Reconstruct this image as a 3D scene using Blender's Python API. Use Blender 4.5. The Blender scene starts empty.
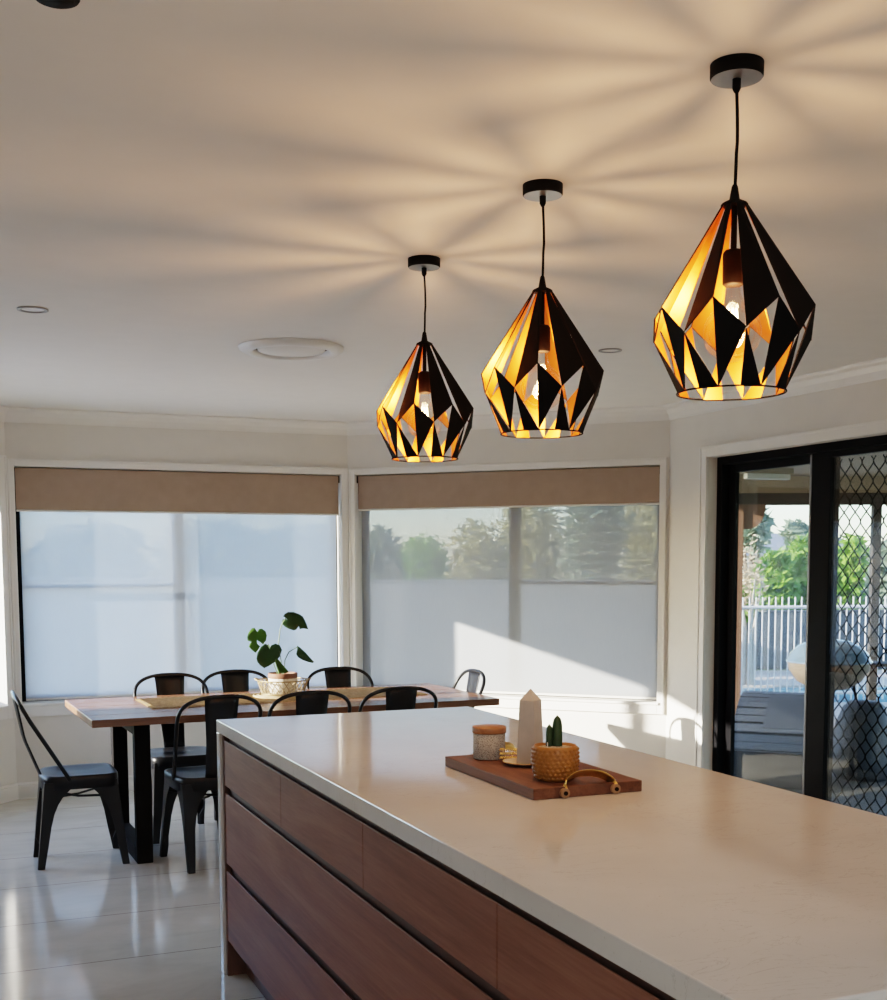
import bpy, bmesh, math, random
from mathutils import Vector, Matrix
random.seed(7)
C = bpy.context.scene.collection
PI = math.pi

# ------------------------------------------------------------------ materials
def new_mat(name):
    m = bpy.data.materials.new(name); m.use_nodes = True
    nt = m.node_tree
    for n in list(nt.nodes): nt.nodes.remove(n)
    out = nt.nodes.new('ShaderNodeOutputMaterial')
    return m, nt, out

def coords(nt, scale=(1, 1, 1), rot=(0, 0, 0), kind='Object'):
    tc = nt.nodes.new('ShaderNodeTexCoord'); mp = nt.nodes.new('ShaderNodeMapping')
    mp.inputs['Scale'].default_value = scale; mp.inputs['Rotation'].default_value = rot
    nt.links.new(tc.outputs[kind], mp.inputs['Vector'])
    return mp.outputs['Vector']

def noise(nt, vec, scale, detail=4, rough=.55, dist=0):
    n = nt.nodes.new('ShaderNodeTexNoise')
    n.inputs['Scale'].default_value = scale; n.inputs['Detail'].default_value = detail
    n.inputs['Roughness'].default_value = rough; n.inputs['Distortion'].default_value = dist
    nt.links.new(vec, n.inputs['Vector']); return n.outputs['Fac']

def ramp(nt, fac, stops):
    r = nt.nodes.new('ShaderNodeValToRGB'); e = r.color_ramp.elements
    while len(e) < len(stops): e.new(.5)
    for k, (p, c) in enumerate(stops):
        e[k].position = p; e[k].color = (*c, 1)
    nt.links.new(fac, r.inputs['Fac']); return r.outputs['Color']

def bump(nt, h, strength, dist=.01):
    b = nt.nodes.new('ShaderNodeBump'); b.inputs['Strength'].default_value = strength; b.inputs['Distance'].default_value = dist
    nt.links.new(h, b.inputs['Height']); return b.outputs['Normal']

def principled(nt, out, rough=.5, metal=0, spec=.5):
    p = nt.nodes.new('ShaderNodeBsdfPrincipled')
    p.inputs['Roughness'].default_value = rough; p.inputs['Metallic'].default_value = metal
    p.inputs['Specular IOR Level'].default_value = spec
    nt.links.new(p.outputs[0], out.inputs['Surface']); return p

def mat(name, col, rough=.5, metal=0, var=.08, scale=8, bmp=0, bscale=60, spec=.5, stretch=(1, 1, 1)):
    m, nt, out = new_mat(name); p = principled(nt, out, rough, metal, spec)
    v = coords(nt, stretch)
    f = noise(nt, v, scale)
    lo = tuple(max(0, c * (1 - var)) for c in col); hi = tuple(min(1, c * (1 + var)) for c in col)
    nt.links.new(ramp(nt, f, [(.3, lo), (.7, hi)]), p.inputs['Base Color'])
    if bmp:
        nt.links.new(bump(nt, noise(nt, v, bscale, 3), bmp, .004), p.inputs['Normal'])
    return m

def wood(name, c1, c2, c3, axis='Y', scale=3, rough=.4, grain=14, spec=.5):
    m, nt, out = new_mat(name); p = principled(nt, out, rough, 0, spec)
    st = {'X': (.35, 4, 4), 'Y': (4, .35, 4), 'Z': (4, 4, .35)}[axis]
    v = coords(nt, st)
    f1 = noise(nt, v, scale, 6, .6, .8)
    st2 = {'X': (.5, 12, 12), 'Y': (12, .5, 12), 'Z': (12, 12, .5)}[axis]
    f2 = noise(nt, coords(nt, st2), grain, 4, .7, .3)
    mx = nt.nodes.new('ShaderNodeMath'); mx.operation = 'MULTIPLY_ADD'
    nt.links.new(f2, mx.inputs[0]); mx.inputs[1].default_value = .35
    nt.links.new(f1, mx.inputs[2])
    nt.links.new(ramp(nt, mx.outputs[0], [(.42, c1), (.65, c2), (.9, c3)]), p.inputs['Base Color'])
    nt.links.new(bump(nt, f2, .06, .002), p.inputs['Normal'])
    return m

def clear_glass(name, tint=(.97, .98, .98), refl=.08):
    m, nt, out = new_mat(name)
    t = nt.nodes.new('ShaderNodeBsdfTransparent'); t.inputs[0].default_value = (*tint, 1)
    g = nt.nodes.new('ShaderNodeBsdfGlossy'); g.inputs['Roughness'].default_value = .02
    lw = nt.nodes.new('ShaderNodeLayerWeight'); lw.inputs['Blend'].default_value = .25
    mm = nt.nodes.new('ShaderNodeMath'); mm.operation = 'MULTIPLY_ADD'; mm.inputs[1].default_value = .18; mm.inputs[2].default_value = refl * .3
    nt.links.new(lw.outputs['Fresnel'], mm.inputs[0])
    mix = nt.nodes.new('ShaderNodeMixShader')
    nt.links.new(mm.outputs[0], mix.inputs['Fac']); nt.links.new(t.outputs[0], mix.inputs[1]); nt.links.new(g.outputs[0], mix.inputs[2])
    nt.links.new(mix.outputs[0], out.inputs['Surface'])
    return m

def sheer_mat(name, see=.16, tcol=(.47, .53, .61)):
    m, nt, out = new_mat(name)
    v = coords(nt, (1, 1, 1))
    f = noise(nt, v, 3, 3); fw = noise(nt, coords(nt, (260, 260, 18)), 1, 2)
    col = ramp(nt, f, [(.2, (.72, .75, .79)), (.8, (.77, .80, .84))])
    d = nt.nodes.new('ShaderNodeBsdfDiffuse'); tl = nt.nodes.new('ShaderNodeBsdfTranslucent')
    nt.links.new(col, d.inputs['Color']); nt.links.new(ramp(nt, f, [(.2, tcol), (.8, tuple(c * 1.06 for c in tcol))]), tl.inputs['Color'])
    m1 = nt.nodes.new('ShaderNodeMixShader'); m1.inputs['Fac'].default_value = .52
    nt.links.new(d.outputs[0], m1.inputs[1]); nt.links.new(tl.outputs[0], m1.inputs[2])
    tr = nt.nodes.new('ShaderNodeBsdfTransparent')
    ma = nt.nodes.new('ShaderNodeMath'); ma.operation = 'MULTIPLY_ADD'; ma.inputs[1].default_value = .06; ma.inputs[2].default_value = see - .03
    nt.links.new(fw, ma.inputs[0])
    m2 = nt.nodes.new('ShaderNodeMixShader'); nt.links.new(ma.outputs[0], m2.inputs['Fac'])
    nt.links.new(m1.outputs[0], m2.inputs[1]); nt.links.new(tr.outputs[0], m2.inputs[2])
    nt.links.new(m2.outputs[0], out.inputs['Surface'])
    return m

def leaf_mat(name, c1, c2, trans=.3):
    m, nt, out = new_mat(name)
    f = noise(nt, coords(nt), 2.5, 5)
    col = ramp(nt, f, [(.3, c1), (.7, c2)])
    d = nt.nodes.new('ShaderNodeBsdfPrincipled'); d.inputs['Roughness'].default_value = .6; nt.links.new(col, d.inputs['Base Color'])
    t = nt.nodes.new('ShaderNodeBsdfTranslucent'); nt.links.new(col, t.inputs['Color'])
    mx = nt.nodes.new('ShaderNodeMixShader'); mx.inputs['Fac'].default_value = trans
    nt.links.new(d.outputs[0], mx.inputs[1]); nt.links.new(t.outputs[0], mx.inputs[2]); nt.links.new(mx.outputs[0], out.inputs['Surface'])
    return m

def emit(name, col, s):
    m, nt, out = new_mat(name); e = nt.nodes.new('ShaderNodeEmission')
    f = noise(nt, coords(nt), 20)
    nt.links.new(ramp(nt, f, [(.2, tuple(c * .92 for c in col)), (.8, col)]), e.inputs['Color'])
    e.inputs['Strength'].default_value = s; nt.links.new(e.outputs[0], out.inputs['Surface']); return m

def tile_mat():
    m, nt, out = new_mat('porcelain floor tiles'); p = principled(nt, out, .16)
    tc = nt.nodes.new('ShaderNodeTexCoord'); sx = nt.nodes.new('ShaderNodeSeparateXYZ'); nt.links.new(tc.outputs['Object'], sx.inputs[0])
    def lines(o, off, size, w):
        a = nt.nodes.new('ShaderNodeMath'); a.operation = 'SUBTRACT'; nt.links.new(sx.outputs[o], a.inputs[0]); a.inputs[1].default_value = off
        b = nt.nodes.new('ShaderNodeMath'); b.operation = 'PINGPONG'; nt.links.new(a.outputs[0], b.inputs[0]); b.inputs[1].default_value = size / 2
        c = nt.nodes.new('ShaderNodeMath'); c.operation = 'LESS_THAN'; nt.links.new(b.outputs[0], c.inputs[0]); c.inputs[1].default_value = w
        return c.outputs[0]
    g1 = lines('Y', .278, .594, .0024); g2 = lines('X', -1.02, 3.6, .0008)
    mxx = nt.nodes.new('ShaderNodeMath'); mxx.operation = 'MAXIMUM'; nt.links.new(g1, mxx.inputs[0]); nt.links.new(g2, mxx.inputs[1])
    f = noise(nt, coords(nt, (1.2, 2.2, 1)), 2.2, 8, .62, .6)
    col = ramp(nt, f, [(.3, (.54, .52, .465)), (.52, (.62, .60, .54)), (.75, (.68, .66, .60))])
    mix = nt.nodes.new('ShaderNodeMixRGB'); nt.links.new(mxx.outputs[0], mix.inputs['Fac']); nt.links.new(col, mix.inputs[1]); mix.inputs[2].default_value = (.17, .15, .13, 1)
    nt.links.new(mix.outputs[0], p.inputs['Base Color'])
    r = nt.nodes.new('ShaderNodeMath'); r.operation = 'MULTIPLY_ADD'; nt.links.new(f, r.inputs[0]); r.inputs[1].default_value = .12; r.inputs[2].default_value = .05
    nt.links.new(r.outputs[0], p.inputs['Roughness'])
    return m

def stone_mat():
    m, nt, out = new_mat('cream engineered stone'); p = principled(nt, out, .08, 0, .85)
    f = noise(nt, coords(nt), 3.5, 8, .6, .4)
    col = ramp(nt, f, [(.3, (.61, .59, .58)), (.7, (.67, .65, .64))])
    v = noise(nt, coords(nt, (1, 2.6, 1), (0, 0, .5)), 4.5, 6, .6, 1.8)
    vein = ramp(nt, v, [(.492, (1, 1, 1)), (.5, (.78, .76, .74)), (.508, (1, 1, 1))])
    msk = ramp(nt, noise(nt, coords(nt), 2.1, 2), [(.52, (1, 1, 1)), (.62, (0, 0, 0))])
    mx = nt.nodes.new('ShaderNodeMixRGB'); mx.blend_type = 'LIGHTEN'; mx.inputs['Fac'].default_value = 1
    nt.links.new(vein, mx.inputs[1]); nt.links.new(msk, mx.inputs[2])
    ml = nt.nodes.new('ShaderNodeMixRGB'); ml.blend_type = 'MULTIPLY'; ml.inputs['Fac'].default_value = .8
    nt.links.new(col, ml.inputs[1]); nt.links.new(mx.outputs[0], ml.inputs[2])
    sp = noise(nt, coords(nt), 140, 2); spk = ramp(nt, sp, [(.27, (.72, .68, .62)), (.33, (1, 1, 1))])
    m2 = nt.nodes.new('ShaderNodeMixRGB'); m2.blend_type = 'MULTIPLY'; m2.inputs['Fac'].default_value = .5
    nt.links.new(ml.outputs[0], m2.inputs[1]); nt.links.new(spk, m2.inputs[2])
    nt.links.new(m2.outputs[0], p.inputs['Base Color'])
    return m

def weave_mat(name, c1, c2, sc=120):
    m, nt, out = new_mat(name); p = principled(nt, out, .85)
    ch = nt.nodes.new('ShaderNodeTexChecker'); ch.inputs['Scale'].default_value = sc
    nt.links.new(coords(nt), ch.inputs['Vector'])
    f = noise(nt, coords(nt), 30, 4)
    col = ramp(nt, f, [(.25, c1), (.75, c2)])
    mx = nt.nodes.new('ShaderNodeMixRGB'); mx.blend_type = 'MULTIPLY'; mx.inputs['Fac'].default_value = .35
    nt.links.new(col, mx.inputs[1]); nt.links.new(ch.outputs['Color'], mx.inputs[2]); nt.links.new(mx.outputs[0], p.inputs['Base Color'])
    nt.links.new(bump(nt, ch.outputs['Fac'], .5, .003), p.inputs['Normal'])
    return m

def speckle_mat(name, base, dark, sc=90):
    m, nt, out = new_mat(name); p = principled(nt, out, .75)
    vo = nt.nodes.new('ShaderNodeTexVoronoi'); vo.inputs['Scale'].default_value = sc
    nt.links.new(coords(nt, (1, 1, 1)), vo.inputs['Vector'])
    nt.links.new(ramp(nt, vo.outputs['Distance'], [(.28, dark), (.42, base)]), p.inputs['Base Color'])
    return m

WHITE = mat('warm white wall paint', (.745, .715, .67), .7, var=.02, bmp=.05, bscale=120)
CEIL = mat('ceiling paint', (.80, .775, .745), .8, var=.015)
TRIM = mat('white gloss trim paint', (.80, .78, .75), .35, var=.02)
TILE = tile_mat(); STONE = stone_mat()
WALNUT = wood('dark stained drawer timber', (.140, .054, .036), (.205, .084, .056), (.28, .130, .088), 'Y', 2.2, .55, spec=.2)
WALNUTZ = wood('dark stained end timber', (.08, .034, .025), (.13, .058, .04), (.17, .08, .056), 'Z', 2.2, .45)
DARKGAP = mat('channel timber with painted shade', (.11, .05, .036), .6, var=.1)  # recess shade put into the colour; carcass, toe kick and vent gap
TABLEW = wood('reddish walnut tabletop', (.11, .05, .03), (.20, .095, .055), (.30, .155, .095), 'X', 2.6, .27)
BOARD = wood('oiled serving board timber', (.055, .020, .011), (.115, .045, .024), (.20, .088, .050), 'Y', 5, .62)
LIDW = wood('acacia lid', (.22, .09, .035), (.34, .15, .06), (.42, .2, .09), 'X', 8, .45)
BLACK = mat('black powder coated metal', (.007, .0075, .010), .36, var=.1, spec=.35)
BLACKF = mat('matt black metal', (.006, .005, .005), .65, var=.12, spec=.08)
FRAME = mat('black aluminium frame', (.005, .005, .006), .5, var=.1, spec=.06)
GREYAL = mat('grey aluminium', (.25, .25, .25), .4, .4, var=.06)
GOLD = mat('brushed copper gold', (.55, .20, .032), .42, 1, var=.12, scale=20)
COPPER = mat('dark bronze socket', (.010, .005, .003), .6, 0, spec=.1, var=.1)
BRASS = mat('polished brass', (.95, .68, .24), .36, 1, var=.08, scale=25)
LEATHER = mat('tan leather', (.32, .19, .10), .6, var=.15, scale=40)
BROWN = mat('taupe blackout fabric', (.37, .275, .215), .9, var=.05, scale=14, bmp=.08, bscale=300)
WBAR = mat('white blind rail', (.72, .70, .67), .4, var=.02)
SHEER = sheer_mat('sunscreen fabric', .20); SHEERM = sheer_mat('sunscreen fabric with painted shade', .32, (.15, .16, .175)); SHEERK = sheer_mat('dense sunscreen fabric', .03, (.06, .065, .075))  # SHEERM: same fabric, with the shade of the trees put into its colour
GLASS = clear_glass('window glass'); BULBG = clear_glass('bulb glass', (1, .97, .92), .1)
DGLASS = clear_glass('door glass', (.70, .71, .71), .10)
FILAM = emit('glowing filament', (1, .62, .25), 60)
LEAF = leaf_mat('monstera leaf', (.012, .045, .014), (.035, .10, .025), .25)
LEAFL = leaf_mat('light monstera leaf', (.05, .13, .02), (.11, .22, .04), .4)
STEM = mat('green stem', (.12, .18, .07), .5)
WIRE = mat('aged brass wire', (.28, .20, .10), .45, .6)
MULL = mat('grey mullion', (.34, .34, .345), .5)
SOIL = mat('potting soil', (.05, .035, .025), .95, var=.4, scale=60)
CERAM = speckle_mat('white patterned ceramic', (.62, .57, .50), (.42, .36, .30), 55)
TERRA = mat('terracotta band', (.19, .08, .045), .7, var=.12)
JUTE = weave_mat('natural jute weave', (.50, .34, .18), (.74, .56, .34), 110)
RATTAN = weave_mat('pale rattan weave', (.30, .215, .12), (.50, .39, .25), 150)
JARM = speckle_mat('pale jar with dark dashes', (.50, .46, .41), (.12, .105, .09), 330)
OBEL = mat('milky mineral stone', (.54, .49, .45), .3, var=.10, scale=14)
DISH = mat('cream glazed dish', (.68, .58, .46), .3, var=.06)
OCHRE = mat('ochre glazed ceramic', (.36, .155, .03), .38, var=.1, scale=14)
CACT = mat('cactus skin', (.02, .055, .022), .6, var=.25, scale=30)
PEB = speckle_mat('pale pebbles', (.5, .42, .33), (.2, .16, .12), 120)

# ------------------------------------------------------------------ mesh helpers
class MB:
    def __init__(s): s.v = []; s.f = []; s.m = []; s.sm = []
    def add(s, vs, fs, mi=0, smooth=False):
        b = len(s.v); s.v += [tuple(v) for v in vs]
        for f in fs: s.f.append([b + i for i in f]); s.m.append(mi); s.sm.append(smooth)
        return s
    def box(s, x0, x1, y0, y1, z0, z1, mi=0, tf=None):
        vs = [(x, y, z) for z in (z0, z1) for y in (y0, y1) for x in (x0, x1)]
        if tf: vs = [tf(*v) for v in vs]
        return s.add(vs, [(0, 2, 3, 1), (4, 5, 7, 6), (0, 1, 5, 4), (2, 6, 7, 3), (0, 4, 6, 2), (1, 3, 7, 5)], mi)
    def tube(s, pts, r, n=8, closed=False, mi=0, flat=None):
        P = [Vector(p) for p in pts]; rings = []; N = len(P)
        up = Vector((0, 0, 1)); prev = None
        for i, p in enumerate(P):
            a = P[(i - 1) % N] if (closed or i > 0) else p
            b = P[(i + 1) % N] if (closed or i < N - 1) else p
            t = (b - a).normalized()
            if prev is None:
                u = t.cross(up)
                if u.length < 1e-3: u = t.cross(Vector((1, 0, 0)))
            else:
                u = prev - t * prev.dot(t)
            u.normalize(); prev = u; w = t.cross(u)
            rr = r[i] if isinstance(r, (list, tuple)) else r
            rw = rr if flat is None else rr * flat
            rings.append([p + u * (rr * math.cos(2 * PI * k / n)) + w * (rw * math.sin(2 * PI * k / n)) for k in range(n)])
        vs = [v for rg in rings for v in rg]; fs = []
        M = N if closed else N - 1
        for i in range(M):
            j = (i + 1) % N
            for k in range(n):
                fs.append((i * n + k, i * n + (k + 1) % n, j * n + (k + 1) % n, j * n + k))
        s.add(vs, fs, mi, True)
        if not closed:
            s.add(rings[0], [tuple(range(n))[::-1]], mi); s.add(rings[-1], [tuple(range(n))], mi)
        return s
    def lathe(s, prof, n=32, c=(0, 0), mi=0, smooth=True, cap0=False, cap1=False):
        vs = []
        for (r, z) in prof:
            for k in range(n):
                a = 2 * PI * k / n; vs.append((c[0] + r * math.cos(a), c[1] + r * math.sin(a), z))
        fs = []
        for i in range(len(prof) - 1):
            for k in range(n):
                fs.append((i * n + k, i * n + (k + 1) % n, (i + 1) * n + (k + 1) % n, (i + 1) * n + k))
        s.add(vs, fs, mi, smooth)
        if cap0: s.add(vs[:n], [tuple(range(n))[::-1]], mi)
        if cap1: s.add(vs[-n:], [tuple(range(n))], mi)
        return s
    def prism(s, poly, z0, z1, mi=0, tf=None):
        n = len(poly); vs = [(x, y, z0) for x, y in poly] + [(x, y, z1) for x, y in poly]
        if tf: vs = [tf(*v) for v in vs]
        fs = [tuple(range(n))[::-1], tuple(range(n, 2 * n))] + [(i, (i + 1) % n, n + (i + 1) % n, n + i) for i in range(n)]
        return s.add(vs, fs, mi)
    def build(s, name, mats, parent=None, bevel=0, fix=True, solid=0, seg=2):
        me = bpy.data.meshes.new(name); me.from_pydata(s.v, [], s.f); me.update()
        if not isinstance(mats, (list, tuple)): mats = [mats]
        for m in mats: me.materials.append(m)
        for p, mi, sm in zip(me.polygons, s.m, s.sm): p.material_index = mi; p.use_smooth = sm
        if fix:
            bm = bmesh.new(); bm.from_mesh(me); bmesh.ops.recalc_face_normals(bm, faces=bm.faces); bm.to_mesh(me); bm.free()
        o = bpy.data.objects.new(name, me); C.objects.link(o)
        if parent is not None: o.parent = parent
        if bevel:
            md = o.modifiers.new('soft edges', 'BEVEL'); md.width = bevel; md.segments = seg; md.limit_method = 'ANGLE'; md.angle_limit = math.radians(40)
        if solid:
            md = o.modifiers.new('thickness', 'SOLIDIFY'); md.thickness = solid; md.offset = 0
        return o

def thing(name, label, cat, loc=(0, 0, 0), rz=0, group=None):
    o = bpy.data.objects.new(name, None); o.empty_display_size = .1; C.objects.link(o)
    o.location = loc; o.rotation_euler = (0, 0, rz); o['label'] = label; o['category'] = cat
    if group: o['group'] = group
    return o
def tag(o, label, cat, group=None, kind=None):
    o['label'] = label; o['category'] = cat
    if group: o['group'] = group
    if kind: o['kind'] = kind
    return o
def struct(o, label=None):
    o['kind'] = 'structure'
    if label: o['label'] = label
    return o
def dup(root, loc, rz, label):
    r = root.copy(); C.objects.link(r); r.location = loc; r.rotation_euler = (0, 0, rz); r['label'] = label
    def rec(src, dst):
        for ch in list(src.children):
            c = ch.copy(); C.objects.link(c); c.parent = dst; rec(ch, c)
    rec(root, r); return r
def arc(fn, a0, a1, n): return [fn(a0 + (a1 - a0) * k / n) for k in range(n + 1)]

# ------------------------------------------------------------------ camera (solved from the photograph's vanishing points)
CAM = Vector((-.8941, -4.1978, 1.4378)); F_PX, CX, CY = 1218.8, 445.25, 675.13
RV = Vector((.9220785, -.3869905, -.0030872)); UV = Vector((.0380030, .0826049, .9958575)); FV = Vector((.3851324, .9183762, -.0908750))
cd = bpy.data.cameras.new('camera'); cam = bpy.data.objects.new('camera', cd); C.objects.link(cam)
cd.sensor_fit = 'HORIZONTAL'; cd.sensor_width = 36; cd.lens = 36 * F_PX / 887
cd.shift_x = -(CX - 443.5) / 887; cd.shift_y = (CY - 500) / 887; cd.clip_end = 300; cd.clip_start = .05
cam.matrix_world = Matrix(((RV.x, UV.x, -FV.x, CAM.x), (RV.y, UV.y, -FV.y, CAM.y), (RV.z, UV.z, -FV.z, CAM.z), (0, 0, 0, 1)))
bpy.context.scene.camera = cam
def at(u, w, d):                                  # survey point: image position and distance along the view axis -> place in the world
    return CAM + (FV + RV * ((u - CX) / F_PX) - UV * ((w - CY) / F_PX)) * d

# ------------------------------------------------------------------ room shell
H = 2.378; HC = 2.295
C0 = Vector((-.461, 3.677, 0)); C1 = Vector((1.703, 3.677, 0)); q = math.sqrt(.5)
C2 = C1 + Vector((q, -q, 0)) * 2.170; CM = C0 + Vector((-q, -q, 0)) * 2.170
C3 = Vector((C2.x + .008 * 8.1, C2.y - 8.1, 0)); C4 = Vector((-2.6, C3.y, 0)); C5 = Vector((-2.6, CM.y - .61 + .0, 0))
def frame(o, d, out):
    d = d.normalized(); out = out.normalized()
    return lambda s, off, z: (o.x + d.x * s + out.x * off, o.y + d.y * s + out.y * off, z)
LW = frame(C1, Vector((-1, 0, 0)), Vector((0, 1, 0)))            # s from C1 leftwards
MW = frame(C1, Vector((q, -q, 0)), Vector((q, q, 0)))
BW = frame(C0, Vector((-q, -q, 0)), Vector((-q, q, 0)))
RW = frame(C2, C3 - C2, Vector((1, .008, 0)))
TH = .14
def wall(name, fr, L, op=None, th=TH, top=H + .02, e0=0, e1=0):
    m = MB(); a, b = -e0, L + e1
    if op is None: m.box(a, b, 0, th, -.02, top, tf=fr)
    else:
        s0, s1, z0, z1 = op
        m.box(a, s0, 0, th, -.02, top, tf=fr); m.box(s1, b, 0, th, -.02, top, tf=fr)
        if z0 > 0: m.box(s0, s1, 0, th, -.02, z0, tf=fr)
        m.box(s0, s1, 0, th, z1, top, tf=fr)
    return struct(m.build(name, WHITE))
LOP = (.050, 2.117, .592, 2.034); MOP = (.058, 2.115, .586, 2.032); BOP = (.075, 2.10, .592, 2.034); DOP = (.400, 2.165, -.02, 2.043)
ext = TH * math.tan(PI / 8)
wall('wall_back', LW, 2.164, LOP, e0=ext, e1=ext); wall('wall_angled', MW, 2.170, MOP, e0=ext, e1=ext)
wall('wall_angled_left', BW, 2.170, BOP, e0=ext, e1=0)
wall('wall_right', RW, 8.1, DOP, e0=ext, e1=.14)
wl = MB(); [wl.box(-2.74, -2.6, ya_, yb_, za_, zb_) for ya_, yb_, za_, zb_ in ((C3.y - .14, .2, -.02, H + .02), (1.9, CM.y + .1, -.02, H + .02), (.2, 1.9, -.02, .3), (.2, 1.9, 2.0, H + .02))]; wl.box(-2.6, CM.x, CM.y, CM.y + .14, -.02, H + .02); struct(wl.build('wall_left', WHITE))
wf = MB(); wf.box(-2.74, C3.x + .14, C3.y - .14, C3.y, -.02, H + .02); struct(wf.build('wall_front', WHITE))
room = [C0, C1, C2, C3, C4, Vector((-2.6, CM.y, 0)), CM]
def grown(d):
    return [(C0.x - d * .41, C0.y + d), (C1.x + d * .41, C1.y + d), (C2.x + d, C2.y + d * .41), (C3.x + d, C3.y - d), (-2.6 - d, C3.y - d), (-2.6 - d, CM.y + d), (CM.x - d * .41, CM.y + d)]
fl = MB(); fl.prism(grown(.13)[::-1], -.06, 0); struct(fl.build('floor', TILE))
ce = MB(); ce.prism(grown(.13)[::-1], H, H + .1); struct(ce.build('ceiling', CEIL))

def run(name, a, b, prev, nxt, prof, m):
    """a moulding along a->b (room interior on the right hand side of travel), mitred to the neighbouring directions"""
    d = (b - a).normalized(); inn = Vector((d.y, -d.x, 0))
    def mit(d2, sgn):
        i2 = Vector((d2.y, -d2.x, 0)); bis = inn + i2; bis.normalize(); return bis / max(.2, bis.dot(inn))
    ma = mit(prev, 1) if prev is not None else inn
    mb = mit(nxt, 1) if nxt is not None else inn
    n = len(prof); vs = [a + ma * p + Vector((0, 0, z)) for p, z in prof] + [b + mb * p + Vector((0, 0, z)) for p, z in prof]
    fs = [(i, (i + 1) % n, n + (i + 1) % n, n + i) for i in range(n)] + [tuple(range(n)), tuple(range(n, 2 * n))[::-1]]
    o = MB().add(vs, fs); return struct(o.build(name, m))
cove = [(0, H), (0, HC), (.006, HC), (.010, HC + .012), (.022, HC + .035), (.042, HC + .058), (.064, HC + .068), (.070, HC + .074), (.070, H)]
base = [(0, 0), (.016, 0), (.016, .075), (.012, .082), (.014, .088), (.006, .1), (0, .1)]
dirs = [(C0 - CM).normalized(), (C1 - C0).normalized(), (C2 - C1).normalized(), (C3 - C2).normalized()]
run('trim_1', CM, C0, None, dirs[1], cove, TRIM); run('trim_2', C0, C1, dirs[0], dirs[2], cove, TRIM)
run('trim_3', C1, C2, dirs[1], dirs[3], cove, TRIM); run('trim_4', C2, C3, dirs[2], None, cove, TRIM)
run('baseboard_left', CM, C0, None, dirs[1], base, TRIM); run('baseboard_back', C0, C1, dirs[0], dirs[2], base, TRIM)
run('baseboard_angled', C1, C2, dirs[1], dirs[3], base, TRIM)
pD = Vector(RW(DOP[0] - .062, 0, 0)); pE = Vector(RW(DOP[1] + .062, 0, 0))
run('baseboard_right', C2, pD, dirs[2], None, base, TRIM); run('baseboard_right_far', pE, C3, None, None, base, TRIM)

def casing(name, fr, op, w, wb, L):
    s0, s1, z0, z1 = op; m = MB(); a = max(.006, s0 - w); b = min(L - .006, s1 + w)
    def strip(x0, x1, y0, y1): m.box(x0, x1, -.018, 0, y0, y1, tf=fr)
    strip(a, s0, z0 - wb if wb else 0, z1 + w); strip(s1, b, z0 - wb if wb else 0, z1 + w); strip(s0, s1, z1, z1 + w)
    # raised outer bead
    m.box(a, a + .014, -.024, -.018, z0 - wb if wb else 0, z1 + w, tf=fr); m.box(b - .014, b, -.024, -.018, z0 - wb if wb else 0, z1 + w, tf=fr)
    m.box(a + .014, b - .014, -.024, -.018, z1 + w - .014, z1 + w, tf=fr)
    if wb:
        strip(s0, s1, z0 - wb, z0); m.box(s0 - .01, s1 + .01, -.03, 0, z0 - .016, z0, tf=fr)
    return struct(m.build(name, TRIM, bevel=.003))
casing('trim_5', LW, LOP, .044, .085, 2.164); casing('trim_6', MW, MOP, .042, .075, 2.170)
casing('trim_7', BW, BOP, .06, .085, 2.170); casing('trim_8', RW, DOP, .060, 0, 8.1)

def window(name, fr, op, mull, transom=None, shade_fin=.0):
    e = bpy.data.objects.new(name, None); C.objects.link(e); struct(e)
    s0, s1, z0, z1 = op; m = MB(); t = .038; y0, y1 = .095, .135
    for (a, b, c, d) in ((s0, s1, z0, z0 + t), (s0, s1, z1 - t, z1)): m.box(a, b, y0, y1, c, d, tf=fr)
    for (a, b) in ((s0, s0 + t), (s1 - t, s1)): m.box(a, b, y0, y1, z0 + t, z1 - t, tf=fr)
    MB().box(mull[0], mull[1], y0, y1 + shade_fin, z0 + t, z1 - t, tf=fr).build('mullion', MULL, e)
    if transom: MB().box(transom[0], transom[1], y0 + .012, y1 - .012, transom[2] - .011, transom[2] + .011, tf=fr).build('transom', MULL, e)
    m.build('window_frame', FRAME, e)
    for (a, b) in ((s0 + t, mull[0]), (mull[1], s1 - t)):
        MB().box(a, b, .113, .117, z0 + t, z1 - t, tf=fr).build('window_pane', GLASS, e)
    return e
window('window_1', LW, LOP, (1.086, 1.163), (1.163, 2.08, 1.307), shade_fin=.045)  # outer fin added to the mullion to shade part of the blind
window('window_2', MW, MOP, (1.112, 1.186), (1.186, 2.08, 1.316))
window('window_3', BW, BOP, (1.13, 1.19))

KW = frame(Vector((-2.6, 1.9, 0)), Vector((0, -1, 0)), Vector((-1, 0, 0)))
window('added_fill_window', KW, (0, 1.7, .3, 2.0), (.82, .88))  # unseen window, added to bring soft light in from the left

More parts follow.
